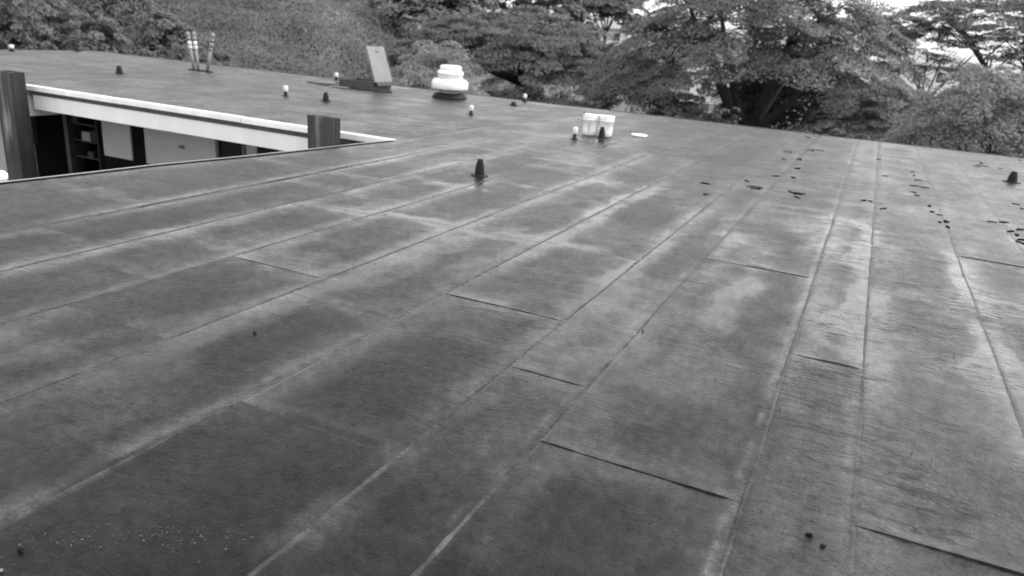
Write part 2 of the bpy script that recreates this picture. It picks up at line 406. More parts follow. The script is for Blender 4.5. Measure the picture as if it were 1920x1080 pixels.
BX = [None, -5.75, -4.9, -4.05, -3.2, -2.38, -1.50, -1.05, -.16, .25, 1.0, 1.65, 2.5, 3.35, 4.2, 5.05, 5.9, 6.75, 7.6, XR]
CUT = {(-1.05, -.16): [2.74, 6.32, 8.9, 12.1, 15.4], (-.16, .25): [4.51, 7.85, 11.5, 15], (.25, 1.0): [2.83, 6.36, 9.4, 11.2, 14.3], (1.0, 1.65): [4.6, 8.08, 10.4, 13.2, 16],
       (-1.5, -1.05): [3.36, 4.18, 7.2, 10.5, 14.2], (-2.38, -1.5): [2.3, 4.16, 5.85, 8.2, 11.4, 15], (-3.2, -2.38): [1.7, 3.55, 5.8, 9, 12.3, 16], (-4.05, -3.2): [2.6, 3.9, 5.75, 8.1, 11, 14.8],
       (-4.9, -4.05): [1.2, 3.2, 5.6, 7.4, 10.2, 13.6]}
HERO = {(-1.05, 2.74): .010, (-1.05, 6.32): .010, (.25, 2.83): .011, (-2.38, 4.16): .005, (-.16, 4.51): .009, (1.0, 8.08): .007, (-1.5, 3.36): .004, (-4.05, 3.9): .003}
sidx = 0
for a, b in zip(BX[:-1], BX[1:]):
    cuts = CUT.get((a, b))
    if cuts is None:
        cuts = []; y = YN+random.uniform(1.5, 4)
        while y < YB-1.5: cuts.append(y); y += random.uniform(2.2, 4.6)
    cuts = [YN]+cuts+[YB]
    f0 = (lambda y: eave_x(y)) if a is None else (lambda y, a=a: np.full_like(np.asarray(y, float), a))
    f1 = lambda y, b=b: np.full_like(np.asarray(y, float), b)
    for c0, c1 in zip(cuts[:-1], cuts[1:]):
        near = (b > -4.9 and (a or -7) < 2.6)
        dist = max(0, c0)
        step = .24
        if near: step = .045 if dist < 5 else (.07 if dist < 9 else .15)
        elif dist < 9: step = .11
        hs = 1.0 if b == -.16 else (.35 if b in (.25, 1.0, -2.38, -1.05) else 0.)
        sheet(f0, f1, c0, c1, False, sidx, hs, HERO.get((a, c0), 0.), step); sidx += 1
ny = 11; yb = np.linspace(YF, YB, ny)
for a, b in zip(yb[:-1], yb[1:]):
    cuts = [XB]; x = XB+random.uniform(2, 5)
    while x < -6.6-2: cuts.append(x); x += random.uniform(3, 6)
    cuts.append(-6.615)
    for c0, c1 in zip(cuts[:-1], cuts[1:]):
        # u across = Y, v along = X ; eave limit handled by c1
        f0 = lambda y, a=a: np.full_like(np.asarray(y, float), a); f1 = lambda y, b=b: np.full_like(np.asarray(y, float), b)
        sheet(f0, f1, c0, c1, True, sidx, 0, .001, .2); sidx += 1
for o in deck.children: o.matrix_parent_inverse = Matrix.Identity(4)

# pale bitumen bleed-out along the long laps: irregular low ridges
def bead(pts_x, y0, y1, flip, seed, hmax, wmax, step):
    v = np.arange(y0, y1, step); nz = fbm(v*1.7+seed*3.1, v*0+seed, 95, 5); nf = fbm(v*14+seed, v*0+seed*2, 97, 3)
    wd = wmax*(.45+.9*nf)*smooth(.22, .42, nz+.08); wd = np.maximum(wd, .012); h = hmax*(.35+1.0*nf)*smooth(.25, .6, nz+.05)+.0003
    cx = pts_x(v)+.007+(fbm(v*1.1+seed, v*0, 99, 5)-.5)*.018
    prof = ((-1, -.0015, 0), (-.55, .0, .62), (0, .0, 1.), (.55, .0, .62), (1, -.0015, 0))
    rows = []
    for u_, dz, hh in prof:
        a = cx+wd*u_*.5; x_, y_ = (v, a) if flip else (a, v)
        rows.append(np.stack([x_, y_, base_z(x_, y_)+dz+.0006+h*hh], -1))
    P = np.stack(rows, 0); a, b = P.shape[:2]
    i, j = np.meshgrid(np.arange(a-1), np.arange(b-1), indexing='ij')
    F = np.stack([i*b+j, (i+1)*b+j, (i+1)*b+j+1, i*b+j+1], -1).reshape(-1, 4)
    if flip: F = F[:, ::-1]
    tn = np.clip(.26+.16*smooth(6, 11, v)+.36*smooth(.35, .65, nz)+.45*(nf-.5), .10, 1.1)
    T = np.tile(tn, (a, 1)).ravel(); Z0 = np.zeros(a*b)
    return link('seam_bead', np_mesh('seam_bead', P.reshape(-1, 3), F, True, dict(wet=('POINT', Z0-.1), tone=('POINT', T), crack=('POINT', Z0+.4))), M['roof'], deck)
for k, b in enumerate(BX[1:-1]):
    hero = b == -.16
    bead(lambda v, b=b: np.full_like(v, b), -1.0, YB-.02, False, k+1, .0042 if hero else .0005, .028 if hero else .030, .03 if -4 < b < 2 else .08)
for k, b in enumerate(yb[1:-1]):
    bead(lambda v, b=b: np.full_like(v, b), XB+.05, -6.62, True, k+40, .003, .035, .10)

# lifted dark flakes along the seams on the right
MARKS = [(-.75,15.7,.30,.10),(-.95,15.44,.12,.08),(-.99,13.84,.14,.07),(-.82,12.69,.18,.06),(-.77,11.68,.12,.14),(-.79,10.34,.18,.10),(-.70,10.2,.10,.16),(-1.92,10.06,.14,.05),(-1.61,9.25,.10,.06),(-1.12,10.34,.22,.03),
         (.13,10.58,.10,.05),(.23,10.06,.20,.03),(.82,14.19,.08,.08),(.83,13.73,.07,.09),(.79,13.23,.10,.08),(.79,12.48,.16,.05),(.83,11.84,.12,.08),(.86,11.62,.10,.06),(.90,10.79,.16,.05),(.93,10.34,.12,.12),(.99,10.0,.07,.16),(.95,9.75,.06,.10),(1.02,9.55,.05,.12),
         (1.67,10.38,.15,.10),(1.72,10.07,.14,.16),(1.64,9.37,.15,.07),(1.74,9.72,.10,.10),(2.11,17.11,.06,.30),(2.11,16.26,.22,.06),(2.36,16.55,.10,.10),(1.96,16.5,.2,.05),(2.88,18.5,.1,.12),(2.05,12.02,.10,.08),(2.1,11.7,.10,.05),
         (-1.18,18.07,.16,.14),(-1.29,14.8,.12,.06),(-1.28,13.66,.10,.05),(-1.15,11.56,.10,.06),(-1.42,10.69,.10,.06),(.35,13.2,.1,.05),(.2,15.4,.12,.06)]
for k, (x, y, sx, sy) in enumerate(MARKS):
    q = MB(); zz = float(base_z(np.array([x]), np.array([y]))[0])+.004
    for rep in range(random.choice((1, 1, 2, 2))):
        npt = random.randint(4, 6); px, py = x+random.uniform(-.5, .5)*sx, y+random.uniform(-.6, .6)*sy*1.5
        a = random.choice((0., math.pi, 1.3, -.8))+random.uniform(-.5, .5); L_ = []
        for i in range(npt):
            wd = random.uniform(.005, .030)*math.sin(math.pi*(i+.6)/(npt+.2)); nx_, ny_ = -math.sin(a), math.cos(a)
            zt = zz+random.uniform(.002, .009)
            L_.append(((px+nx_*wd, py+ny_*wd, zt), (px-nx_*wd, py-ny_*wd, zt)))
            px += math.cos(a)*sx*.22; py += math.sin(a)*max(sx, sy)*.24; a += random.uniform(-1.1, 1.1)
        top = [p for pr_ in L_ for p in pr_]; bot = [(p[0], p[1], zz-.012) for p in top]; nt_ = len(top)
        f = []
        for i in range(npt-1):
            o_ = 2*i; f += [(o_, o_+1, o_+3, o_+2), (o_+1, nt_+o_+1, nt_+o_+3, o_+3), (nt_+o_, o_, o_+2, nt_+o_+2)]
        f += [(0, nt_, nt_+1, 1), (nt_-2, nt_-1, 2*nt_-1, 2*nt_-2)]
        q.add(top+bot, f)
    q.build('tar_flake', M['scrap'], deck)

# edges
e = MB()
for y0, y1 in zip(ys[:-1], ys[1:]):
    x0, x1 = float(eave_x(y0)), float(eave_x(y1))
    e.add([(x0-.03, y0, -.09), (x0-.03, y0, .012), (x0+.035, y0, .016), (x1-.03, y1, -.09), (x1-.03, y1, .012), (x1+.035, y1, .016)], [(0, 1, 4, 3), (1, 2, 5, 4)])
bpart(e.build('drip_edge', M['drip']))
e = MB(); e.box(XB, XR, YB, YB+.04, -.14, .012); bpart(e.build('edge_flashing', M['slab']))
e = MB(); e.box(XB-.04, XB, YF, YB+.04, -.14, .014); bpart(e.build('edge_flashing', M['slab']))
# white gravel stop lip, dark gap, white fascia
for a, b, dz in ((-15.6, -12.72, 0), (-12.715, -9.75, .003), (-9.745, -6.63, -.002)):
    e = MB(); e.box(a, b, YF-.05, YF+.07, -.085+dz, .016+dz); bpart(bevel(e.build('gutter_lip', M['white']), .012))
e = MB(); e.box(-15.5, -6.7, YF+.10, YF+.24, -.40, -.09); bpart(e.build('rafter_edge', M['timber_dark']))
for a, b, dz in ((-15.42, -11.81, 0), (-11.805, -8.15, .004)):
    e = MB(); e.box(a, b, YF+.02, YF+.075, -.46+dz, -.155+dz); bpart(bevel(e.build('fascia', M['fascia']), .006))
e = MB(); e.box(-15.80, -15.60, YF+.01, 11.16, -.62, -.18); bpart(bevel(e.build('fascia', M['fascia']), .006))
e = MB(); e.box(-26, -15.805, YF+.12, YF+.2, -.62, -.03); bpart(bevel(e.build('fascia', M['fascia']), .006))
e = MB(); e.box(-25.9, -6.4, YF+.245, 11.18, -.40, -.34); bpart(e.build('soffit', M['timber_dark']))
# far wing wall under the eave, Y = 11.2
YW = 11.2
w = MB()
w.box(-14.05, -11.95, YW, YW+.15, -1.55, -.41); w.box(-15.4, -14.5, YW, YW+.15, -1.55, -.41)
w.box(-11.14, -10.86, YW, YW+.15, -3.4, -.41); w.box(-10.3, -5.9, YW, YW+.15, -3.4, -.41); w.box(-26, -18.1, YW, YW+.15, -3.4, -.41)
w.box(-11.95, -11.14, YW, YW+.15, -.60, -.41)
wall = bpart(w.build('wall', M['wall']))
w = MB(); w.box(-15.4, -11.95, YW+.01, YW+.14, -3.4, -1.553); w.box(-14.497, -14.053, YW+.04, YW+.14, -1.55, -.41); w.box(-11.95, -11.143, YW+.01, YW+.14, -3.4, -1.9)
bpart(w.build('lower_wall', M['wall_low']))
w = MB(); w.box(-26, XR, YB-.5, YB-.35, -3.4, -.18); w.box(-26, -25.85, YW+.2, YB-.5, -3.4, -.18); w.box(-5.9, -5.75, YN, YW, -3.4, -.18); w.box(XR-.3, XR-.15, YN, YB-.52, -3.4, -.18)
w.box(-5.7, XR-.32, YN, YN+.15, -3.4, -.18); bpart(w.build('outer_wall', M['wall']))
# window with grey frame, near-black pane painted in for an unlit room behind
w = MB(); w.box(-11.95, -11.143, YW-.03, YW+.02, -.70, -.603); w.box(-11.95, -11.87, YW-.03, YW+.02, -1.9, -.703); w.box(-11.22, -11.143, YW-.03, YW+.02, -1.9, -.703); w.box(-11.86, -11.23, YW-.03, YW+.02, -1.9, -1.82)
win = bpart(w.build('window', M['trim'])); w = MB(); w.box(-11.87, -11.22, YW+.03, YW+.04, -1.82, -.70)
p = w.build('pane', M['black'], win)
w = MB(); w.box(-10.86, -10.3, YW+.04, YW+.08, -3.4, -.41); bpart(w.build('door', M['black']))
w = MB(); w.box(-13.0, -12.86, YW-.03, YW-.001, -1.08, -1.02); bpart(w.build('wall_lamp', M['trim']))
# open doorway: dim room with shelves
w = MB(); w.box(-18.1, -15.4, YW+2.6, YW+2.7, -3.4, -.41); w.box(-18.2, -18.1, YW+.15, YW+2.7, -3.4, -.41); w.box(-15.4, -15.3, YW+.15, YW+2.7, -3.4, -.41); w.box(-18.1, -15.4, YW+.15, YW+2.6, -.41, -.36); w.box(-18.1, -15.4, YW+.15, YW+2.6, -3.4, -3.35)
bpart(w.build('room', M['black']))
w = MB(); w.box(-16.68, -16.56, YW-.02, YW+.12, -3.4, -.41); w.box(-18.06, -17.9, YW-.02, YW+.12, -1.6, -.41); bpart(w.build('door_frame', M['shelf']))
sh = empty('shelving', (-17.3, YW+1.0, -3.35), 'dim shelves of supplies inside the open doorway', 'shelves')
for z in (.9, 1.4, 1.8, 2.2, 2.55):
    w = MB(); w.box(-.6, .6, -.2, .2, z, z+.04); w.build('shelf', M['shelf'], sh)
for x in (-.6, .6):
    w = MB(); w.box(x-.02, x+.02, -.2, .2, 0, 2.7); w.build('upright', M['shelf'], sh)
for x, z, a, c in ((-.3, 1.44, .2, .28), (.25, 1.84, .3, .22), (-.2, 2.24, .4, .2), (.35, 1.44, .2, .15)):
    w = MB(); w.box(x-a/2, x+a/2, -.24, .12, z, z+c); o = w.build('storage_box', M['box' if (x, z) == (.25, 1.84) else 'shelf'])
    o.location = sh.location
    tag(o, {(-.3, 1.44): 'tall dim box on the lower shelf in the doorway', (.25, 1.84): 'pale box on the middle shelf in the doorway', (-.2, 2.24): 'wide dim box on the high shelf in the doorway', (.35, 1.44): 'small dim box right end of the lower shelf in the doorway'}[(x, z)], 'box', 'boxes on the shelves')
w = MB(); w.box(-26, -5.9, -4, YW, -3.5, -3.36); tag(w.build('pavement', M['conc']), 'concrete courtyard paving below the eaves', None, None, 'structure')

# brown posts standing along the far eave
def post(loc, wx, wy, top, label, rot=0):
    r = empty('post', loc, label, 'post', 'brown posts in front of the far eave', rot)
    b = MB(); b.box(0, wx, 0, .03, 0, top); bevel(b.build('front_plate', M['rust'], r), .004)
    b = MB(); b.box(wx-.03, wx, .032, wy, 0, top-.01); bevel(b.build('side_plate', M['rustside'], r), .004)
    b = MB(); b.box(.0, .03, .032, wy, 0, top-.01); b.build('side_plate', M['rustside'], r)
    b = MB(); b.box(.032, wx-.032, .05, wy-.01, top-.06, top-.03); b.build('cap_plate', M['rust'], r)
    b = MB(); b.box(.0, wx, wy+.002, wy+.03, 0, top-.01); b.build('back_plate', M['rustside'], r)
    return r
post((-7.82, 9.15, -3.4), .50, .14, 3.70, 'brown flaking post near the inner roof corner', 0)
post((-15.60, 9.15, -3.4), .46, .30, 3.70, 'tall brown post at the frame edge beside the dark doorway', 0)
# white rounded vent hood hung off the near eave at the left frame edge
q = MB(); q.lathe([(.10, -.40), (.10, -.12), (.11, -.115), (.11, -.07), (.085, -.045), (.0, -.03)], 24, (-7.75, 4.42, .075), cap=False)
d = q.build('downpipe_hood', M['plastic']); tag(d, 'white rounded downpipe hood at the roof edge, left of the tall brown post', 'downpipe')

# ------------------------------------------------------------------ things on the roof
def rz_at(x, y): return float(base_z(np.array([x]), np.array([y]))[0])+.004
CG = 'black rubber vent cones on the roof'
def cone(x, y, h, r, label):
    o = empty('vent_cone', (x, y, rz_at(x, y)), label, 'vent', CG)
    q = MB(); q.lathe([(r*1.9, -.004), (r*1.9, .006), (r*1.15, .012)], 20); q.build('flange', M['blackrub'], o)
    q = MB(); q.lathe([(r*1.08, .012), (r*.98, h*.45), (r*.80, h*.75), (r*.66, h*.86), (r*.64, h), (r*.5, h)], 20, cap=False); q.build('boot', M['blackrub'], o)
    q = MB(); q.lathe([(r*.5, h*.6), (r*.5, h-.012)], 16); q.build('pipe_stub', M['black'], o)
cone(-4.25, 8.15, .20, .058, 'black vent cone alone on the middle of the roof, nearest of all')
cone(2.29, 14.53, .17, .070, 'black vent cone at the right edge of the picture')
cone(-10.91, 13.39, .19, .065, 'black vent cone beside a white capped pipe on the far wing')
cone(-17.68, 13.52, .19, .075, 'black vent cone above the white eave near the three pipes')
cone(-4.46, 13.38, .19, .058, 'pointed black vent cone in front of the right white bucket')
cone(-8.20, 17.36, .09, .075, 'squat black vent cone near the far roof edge')
cone(-25.75, 18.1, .16, .07, 'black vent cone on the far left roof edge')
WG = 'white capped vent pipes on the roof'
def stub(x, y, h, label, r=.042):
    o = empty('capped_pipe', (x, y, rz_at(x, y)), label, 'vent pipe', WG)
    q = MB(); q.lathe([(r*1.8, -.004), (r*1.7, .006), (r*.85, .02), (r*.72, h*.45)], 16); q.build('boot', M['blackrub'], o)
    q = MB(); q.lathe([(r*.62, h*.45), (r*.62, h*.55)], 14); q.build('pipe', M['pipe'], o)
    q = MB(); q.lathe([(r*.9, h*.42), (r*1.05, h*.5), (r*1.1, h*.85), (r*.85, h*.97), (r*.3, h)], 18); q.build('cap', M['pipew'], o)
stub(-12.06, 13.40, .23, 'white capped pipe on the far wing beside a black cone', .05)
stub(-7.77, 14.34, .20, 'white capped pipe on open roof in front of the ventilator')
stub(-4.72, 12.65, .22, 'white capped pipe just left of the two buckets')
stub(-8.58, 18.85, .20, 'white capped pipe at the far edge under the trees', .05)
stub(-14.75, 18.6, .22, 'white capped pipe by the far edge behind the open hatch', .055)
stub(-25.4, 15.6, .20, 'white capped pipe on the far left end of the roof', .07)

# three tall vent pipes with couplings
def tallpipe(base, top, label, white):
    b = Vector(base); t = Vector(top); ln = (t-b).length
    o = empty('tall_pipe', base, label, 'pipe', 'tall vent pipes in a cluster')
    d = (t-b).normalized(); mt = d.to_track_quat('Z', 'Y').to_matrix()
    seg = lambda prof: MB().lathe(prof, 16, mtx=mt)
    seg([(.045, -.02), (.043, ln*.56)]).build('lower_pipe', M['pipe'], o)
    w1 = M['pipew' if white else 'pipeband']
    seg([(.050, ln*.56), (.056, ln*.57), (.056, ln*.63), (.050, ln*.64)]).build('coupling', w1, o)
    seg([(.052, ln*.64), (.052, ln*.76)]).build('sleeve', w1, o)
    seg([(.046, ln*.76), (.046, ln*.90)]).build('upper_pipe', M['pipe'], o)
    seg([(.052, ln*.80), (.055, ln*.82), (.052, ln*.84)]).build('clamp', M['pipeband'], o)
    seg([(.050, ln*.90), (.055, ln*.92), (.053, ln*.97), (.03, ln)]).build('cap', M['pipeband'], o)
tallpipe((-18.44, 16.6, .0), (-18.60, 16.6, 1.07), 'leaning grey pipe with white sleeve, left of the cluster of three', True)
tallpipe((-18.20, 16.55, .0), (-18.30, 16.55, 1.09), 'grey pipe with bright white sleeve, middle of the cluster of three', True)
tallpipe((-17.80, 16.5, .0), (-17.47, 16.5, 1.10), 'pale grey pipe leaning away right from the other two', False)
o = empty('mastic_patch', (-18.1, 16.5, .004), 'black tar patch around the feet of the three pipes', 'tar patch')
for cx, cy, sx, sy in ((-.18, .06, .36, .22), (.27, -.02, .26, .16)):
    q = MB(); nn = 18; top = []; bot = []
    for i in range(nn):
        a = 2*math.pi*i/nn; r = random.uniform(.8, 1.1); top.append((cx+.85*math.cos(a)*sx*r, cy+.85*math.sin(a)*sy*r, .022)); bot.append((cx+math.cos(a)*sx*r, cy+math.sin(a)*sy*r, -.006))
    q.add(top+bot+[(cx, cy, .03)], [(i, (i+1) % nn, 2*nn) for i in range(nn)]+[(nn+i, nn+(i+1) % nn, (i+1) % nn, i) for i in range(nn)])
    q.build('mastic', M['tar'], o)

# mushroom ventilator
v = empty('roof_ventilator', (-10.13, 17.45, .0), 'white round mushroom ventilator on a black curb', 'ventilator')
MB().lathe([(.46, -.01), (.46, .03), (.43, .05), (.42, .10), (.30, .12)], 36).build('curb', M['blackrub'], v)
MB().lathe([(.25, .10), (.25, .22)], 32).build('neck', M['ventg'], v)
MB().lathe([(.30, .215), (.40, .205), (.465, .22), (.482, .26), (.482, .38), (.46, .43), (.40, .47), (.35, .475)], 40).build('lower_cowl', M['ventw'], v)
MB().lathe([(.335, .475), (.335, .60), (.348, .603), (.348, .625), (.335, .63), (.335, .665), (.30, .685)], 40).build('drum', M['ventw'], v)
MB().lathe([(.27, .685), (.282, .70), (.285, .76), (.27, .80), (.22, .82), (.0, .825)], 40, cap=False).build('cap', M['ventw'], v)

# open roof hatch
h = empty('roof_hatch', (-12.65, 17.3, 0), 'open grey roof hatch with its lid standing up', 'hatch')
q = MB()
q.box(-.65, .48, -.42, -.36, 0, .22); q.box(-.65, .48, .36, .42, 0, .22); q.box(-.65, -.59, -.358, .358, 0, .22); q.box(.42, .48, -.358, .358, 0, .22)
bevel(q.build('curb', M['hatchd'], h), .008)
lid_m = Matrix.Translation((.50, 0, .20)) @ Matrix.Rotation(math.radians(-19), 4, 'Y')
q = MB(); q.box(0, .05, -.40, .40, 0.0, .96, lid_m); lid = bevel(q.build('lid', M['hatch'], h), .012)
q = MB(); q.box(.05, .058, -.05, .05, .80, .84, lid_m); q.build('latch', M['hatchd'], lid)
q = MB(); q.box(.052, .075, -.36, .36, -.10, .0, lid_m); q.build('hinge', M['hatchd'], h)
q = MB(); q.tube([(-.2, -.33, .2), (.36, -.33, .55)], .012, 6); q.build('stay', M['hatchd'], h)
w = MB(); w.box(-.1, .1, -.12, .12, 0, .12); o = bevel(w.build('ballast_block', M['box']), .008); o.location = (-13.42, 17.1, .004)
tag(o, 'small pale block on the roof beside the open hatch', 'block')
for k, (x, y, a, l, c) in enumerate([(-14.0, 17.0, .3, .8, 'dark board lying flat left of the hatch'), (-13.75, 16.75, -.2, .5, 'short dark board lying in front of the pale block'), (-13.0, 16.55, .1, .5, 'pale broken board lying in front of the hatch curb'), (-11.75, 16.85, .5, .35, 'short dark strip right of the hatch')]):
    w = MB(); w.box(-l/2, l/2, -.06, .06, .0, .025); o = bevel(w.build('board', M['box' if k == 2 else 'hatchd']), .004); o.location = (x, y, .010); o.rotation_euler = (0, 0, a)
    tag(o, c, 'board')

# buckets and lid
def bucket(x, y, rz, label):
    o = empty('bucket', (x, y, rz_at(x, y)), label, 'bucket', 'white plastic buckets', rz)
    q = MB(); q.lathe([(.118, 0), (.126, .006), (.131, .09), (.138, .275), (.147, .280), (.147, .292), (.141, .298), (.142, .318), (.149, .322), (.149, .334), (.143, .340), (.145, .366), (.152, .370), (.152, .376), (.138, .376), (.136, .30), (.124, .02), (.0, .018)], 36, cap=False)
    q.lathe([(.118, 0), (.0, .001)], 36, cap=False)
    q.build('body', M['plastic'], o)
    q = MB(); pts = [(.156*math.cos(t), .156*math.sin(t)*.995-.0, .33-.11*math.sin(t)) for t in [math.pi*(1+k/14) for k in range(15)]]
    pts = [(a*1.02, b*1.02, c-.0) for a, b, c in [(.156*math.cos(math.pi*(1+k/14)), .156*math.sin(math.pi*(1+k/14)), .33-.10*math.sin(math.pi*k/14)) for k in range(15)]]
    q.tube(pts, .0022, 6); q.build('handle', M['drip'], o)
    return o
b1 = bucket(-4.78, 13.58, -.3, 'white bucket with dark print standing left of its twin')
bucket(-4.49, 13.66, .9, 'white bucket with a black cone in front of it')
q = MB()     # illegible printed column on the left bucket
for k in range(6):
    z0 = .06+k*.027; a0 = -1.13
    for da, w_ in ((0, .10), (.13, .07)):
        aa0 = a0+da+random.uniform(-.02, .02); r = .1335+.007*((z0-.0)/.27)+.0012
        q.add([(r*math.cos(aa0), r*math.sin(aa0), z0), (r*math.cos(aa0+w_), r*math.sin(aa0+w_), z0), (r*math.cos(aa0+w_), r*math.sin(aa0+w_), z0+.018), (r*math.cos(aa0), r*math.sin(aa0), z0+.018)], [(0, 1, 2, 3)])
q.build('print', M['print_'], b1)
o = empty('brush', (-4.86, 13.56, .26), 'grey brush handle sticking up from the left bucket', 'brush')
MB().tube([(0, 0, -.2), (-.02, .0, .02), (-.05, 0, .13), (-.065, 0, .18)], [.010, .012, .016, .012], 8).build('handle', M['tool'], o)
MB().box(-.03, .03, -.012, .012, -.24, -.18).build('bristles', M['blackrub'], o)
o = empty('pail_cover', (-4.02, 14.37, rz_at(-4.02, 14.37)), 'white round bucket lid lying flat on the roof', 'lid')
MB().lathe([(.150, .0), (.156, .004), (.156, .022), (.150, .028), (.140, .028), (.136, .020)], 36).build('rim', M['plastic'], o)
MB().lathe([(.134, .018), (.134, .0215)], 32).build('disc', M['plastic'], o)

# granules and crumbs
gv = MB(); r2 = random.Random(3)
def chip(mb, x, y, s, z=None, fl=.5):
    z = (rz_at(x, y)) if z is None else z
    v = []; a0 = r2.uniform(0, 6.3); n_ = 6
    for k in range(n_): v.append((x+math.cos(a0+k*6.283/n_)*s*r2.uniform(.6, 1.2), y+math.sin(a0+k*6.283/n_)*s*r2.uniform(.5, 1.0), z))
    top = [((px-x)*.6+x, (py-y)*.6+y, z+s*fl*r2.uniform(.7, 1.3)) for px, py, _ in v]
    mb.add(v+top, [tuple(range(n_, 2*n_))]+[(k, (k+1) % n_, n_+(k+1) % n_, n_+k) for k in range(n_)])
for k in range(150):
    t = r2.betavariate(2.2, 1.6); x = -2.30+.66*t+r2.gauss(0, .03); y = 1.17+.40*t+r2.gauss(0, .045)
    chip(gv, x, y, r2.choice([.0012, .0012, .0016, .002, .002, .0026, .0034]))
for k in range(45): chip(gv, r2.uniform(-2.4, -1.5), r2.uniform(1.05, 1.6), r2.choice([.001, .0014, .002]))
tag(gv.build('gravel', M['pebble']), 'pale loose granules scattered on the dark roof', None, None, 'stuff')
CR = [(.11, 2.64, .017, 'black tar crumb, larger of the pair near the bottom of the seam', 'tar'), (.16, 2.60, .013, 'black tar crumb, smaller of the pair near the bottom of the seam', 'tar'), (.48, 2.92, .009, 'white pebble beside the long dark lap at lower right', 'pebble'), (-1.02, 4.30, .012, 'white pebble alone between wet strips in the middle', 'pebble'), (-2.88, 2.90, .014, 'dark crumb beside the left wet band', 'tar'), (-2.19, 1.15, .011, 'black crumb among the pale granules', 'tar'), (-2.15, 1.065, .008, 'pale pebble at the bottom left beside the granules', 'pebble')]
for x, y, s, lb, mm in CR:
    q = MB(); chip(q, x, y, s, None, .7); tag(q.build('tar_crumb' if mm == 'tar' else 'pebble', M[mm]), lb, 'crumb' if mm == 'tar' else 'pebble')
cr = MB()
for k in range(80): chip(cr, r2.uniform(-3.5, 1.6), 1.5+r2.random()**1.5*6, r2.choice([.0025, .003, .004, .006]))
tag(cr.build('debris', M['timber_dark']), 'dark specks of grit scattered over the roof', None, None, 'stuff')

# ------------------------------------------------------------------ vegetation
def leaves(c, nrm, rad, flat, per, size, jit=.55, upper=.7, asp=1.6, seed=0, tone0=None):
    """leaf quads in flattened clumps: c (N,3) centres, nrm (N,3) clump axes, rad (N), per leaves each."""
    g = np.random.default_rng(seed); N = len(c)
    nrm = nrm/np.linalg.norm(nrm, axis=1, keepdims=True)
    t1 = np.cross(nrm, np.array([0.3, .9, .1])); t1 /= np.linalg.norm(t1, axis=1, keepdims=True); t2 = np.cross(nrm, t1)
    th = g.random((N, per))*2*np.pi; rr_ = np.sqrt(g.random((N, per))); 
    hh = np.sqrt(np.clip(1-rr_**2, 0, 1)); up_ = np.where(g.random((N, per)) < upper, g.random((N, per))**.5, -g.random((N, per))*.8)
    off = (t1[:, None]*(rr_*np.cos(th))[..., None]+t2[:, None]*(rr_*np.sin(th))[..., None])*rad[:, None, None] + nrm[:, None]*(hh*up_)[..., None]*(rad*flat)[:, None, None]
    P = (c[:, None]+off).reshape(-1, 3); K = len(P)
    ln = np.repeat(nrm, per, 0)+g.normal(size=(K, 3))*jit + off.reshape(-1, 3)/np.repeat(rad, per)[:, None]*.5
    ln /= np.linalg.norm(ln, axis=1, keepdims=True)
    a = np.cross(ln, g.normal(size=(K, 3))); a /= np.linalg.norm(a, axis=1, keepdims=True); b = np.cross(ln, a)
    s = size*(.6+.8*g.random(K))[:, None]
    V = np.stack([P-a*s*asp/2, P-b*s/2+a*s*.1, P+a*s*asp/2, P+b*s/2+a*s*.1], 1).reshape(-1, 3)
    ct = g.random(N) if tone0 is None else tone0
    tone = np.clip(np.repeat(ct, per)*.55+g.random(K)*.45, 0, 1)
    return V, tone
def leaf_obj(name, parts, m, parent=None):
    V = np.concatenate([p[0] for p in parts]); t = np.concatenate([p[1] for p in parts])
    F = np.arange(len(V)).reshape(-1, 4)
    return link(name, np_mesh(name, V, F, False, dict(tone=('FACE', t))), m, parent)
UP = np.array([0, 0, 1.])
def dome(n_, R, Ry, top, drop, layers, g, pw=2.0, rmin=0., lpow=1.8):
    """clump centres on and below an umbrella dome (local x, y; z absolute offset)."""
    r = np.sqrt(rmin+(1-rmin)*g.random(n_)); th = g.random(n_)*2*np.pi
    x = r*np.cos(th)*R; y = r*np.sin(th)*Ry
    wob = (fbm(x*.35+50, y*.35+50, 91)-.5)*2.2
    z = top-drop*r**pw+wob-layers*g.random(n_)**lpow*(1-.35*r)
    s = drop*pw*r**(pw-1)/R
    nx = np.stack([np.cos(th)*s*.38, np.sin(th)*s*.38, np.ones(n_)], 1)+g.normal(size=(n_, 3))*.12
    return np.stack([x, y, z], 1), nx
def limbs(mb, base, fork, tips, r0, rng_, sub=5):
    base = Vector(base); fork = Vector(fork)
    mb.tube([base, base.lerp(fork, .35)+Vector((.05, 0, 0)), fork], [r0*1.35, r0*1.02, r0*.95], 10)
    for t in tips:
        t = Vector(t); m1 = fork.lerp(t, .35)+Vector((0, 0, -.06*(t-fork).length)); m2 = fork.lerp(t, .7)+Vector((rng_.uniform(-.4, .4), rng_.uniform(-.4, .4), .02*(t-fork).length))
        mb.tube([fork-Vector((0, 0, r0*.3)), m1, m2, t], [r0*.62, r0*.45, r0*.28, r0*.10], 7)
        for k in range(sub):
            f = rng_.uniform(.4, .85); p0 = m1.lerp(m2, (f-.35)/.5) if f < .85 else m2
            d = (t-fork).length*rng_.uniform(.25, .45); e_ = p0+Vector((rng_.uniform(-1, 1)*d, rng_.uniform(-1, 1)*d, rng_.uniform(.2, .6)*d))
            mb.tube([p0, p0.lerp(e_, .5)+Vector((0, 0, .08*d)), e_], [r0*.24, r0*.16, r0*.05], 6)

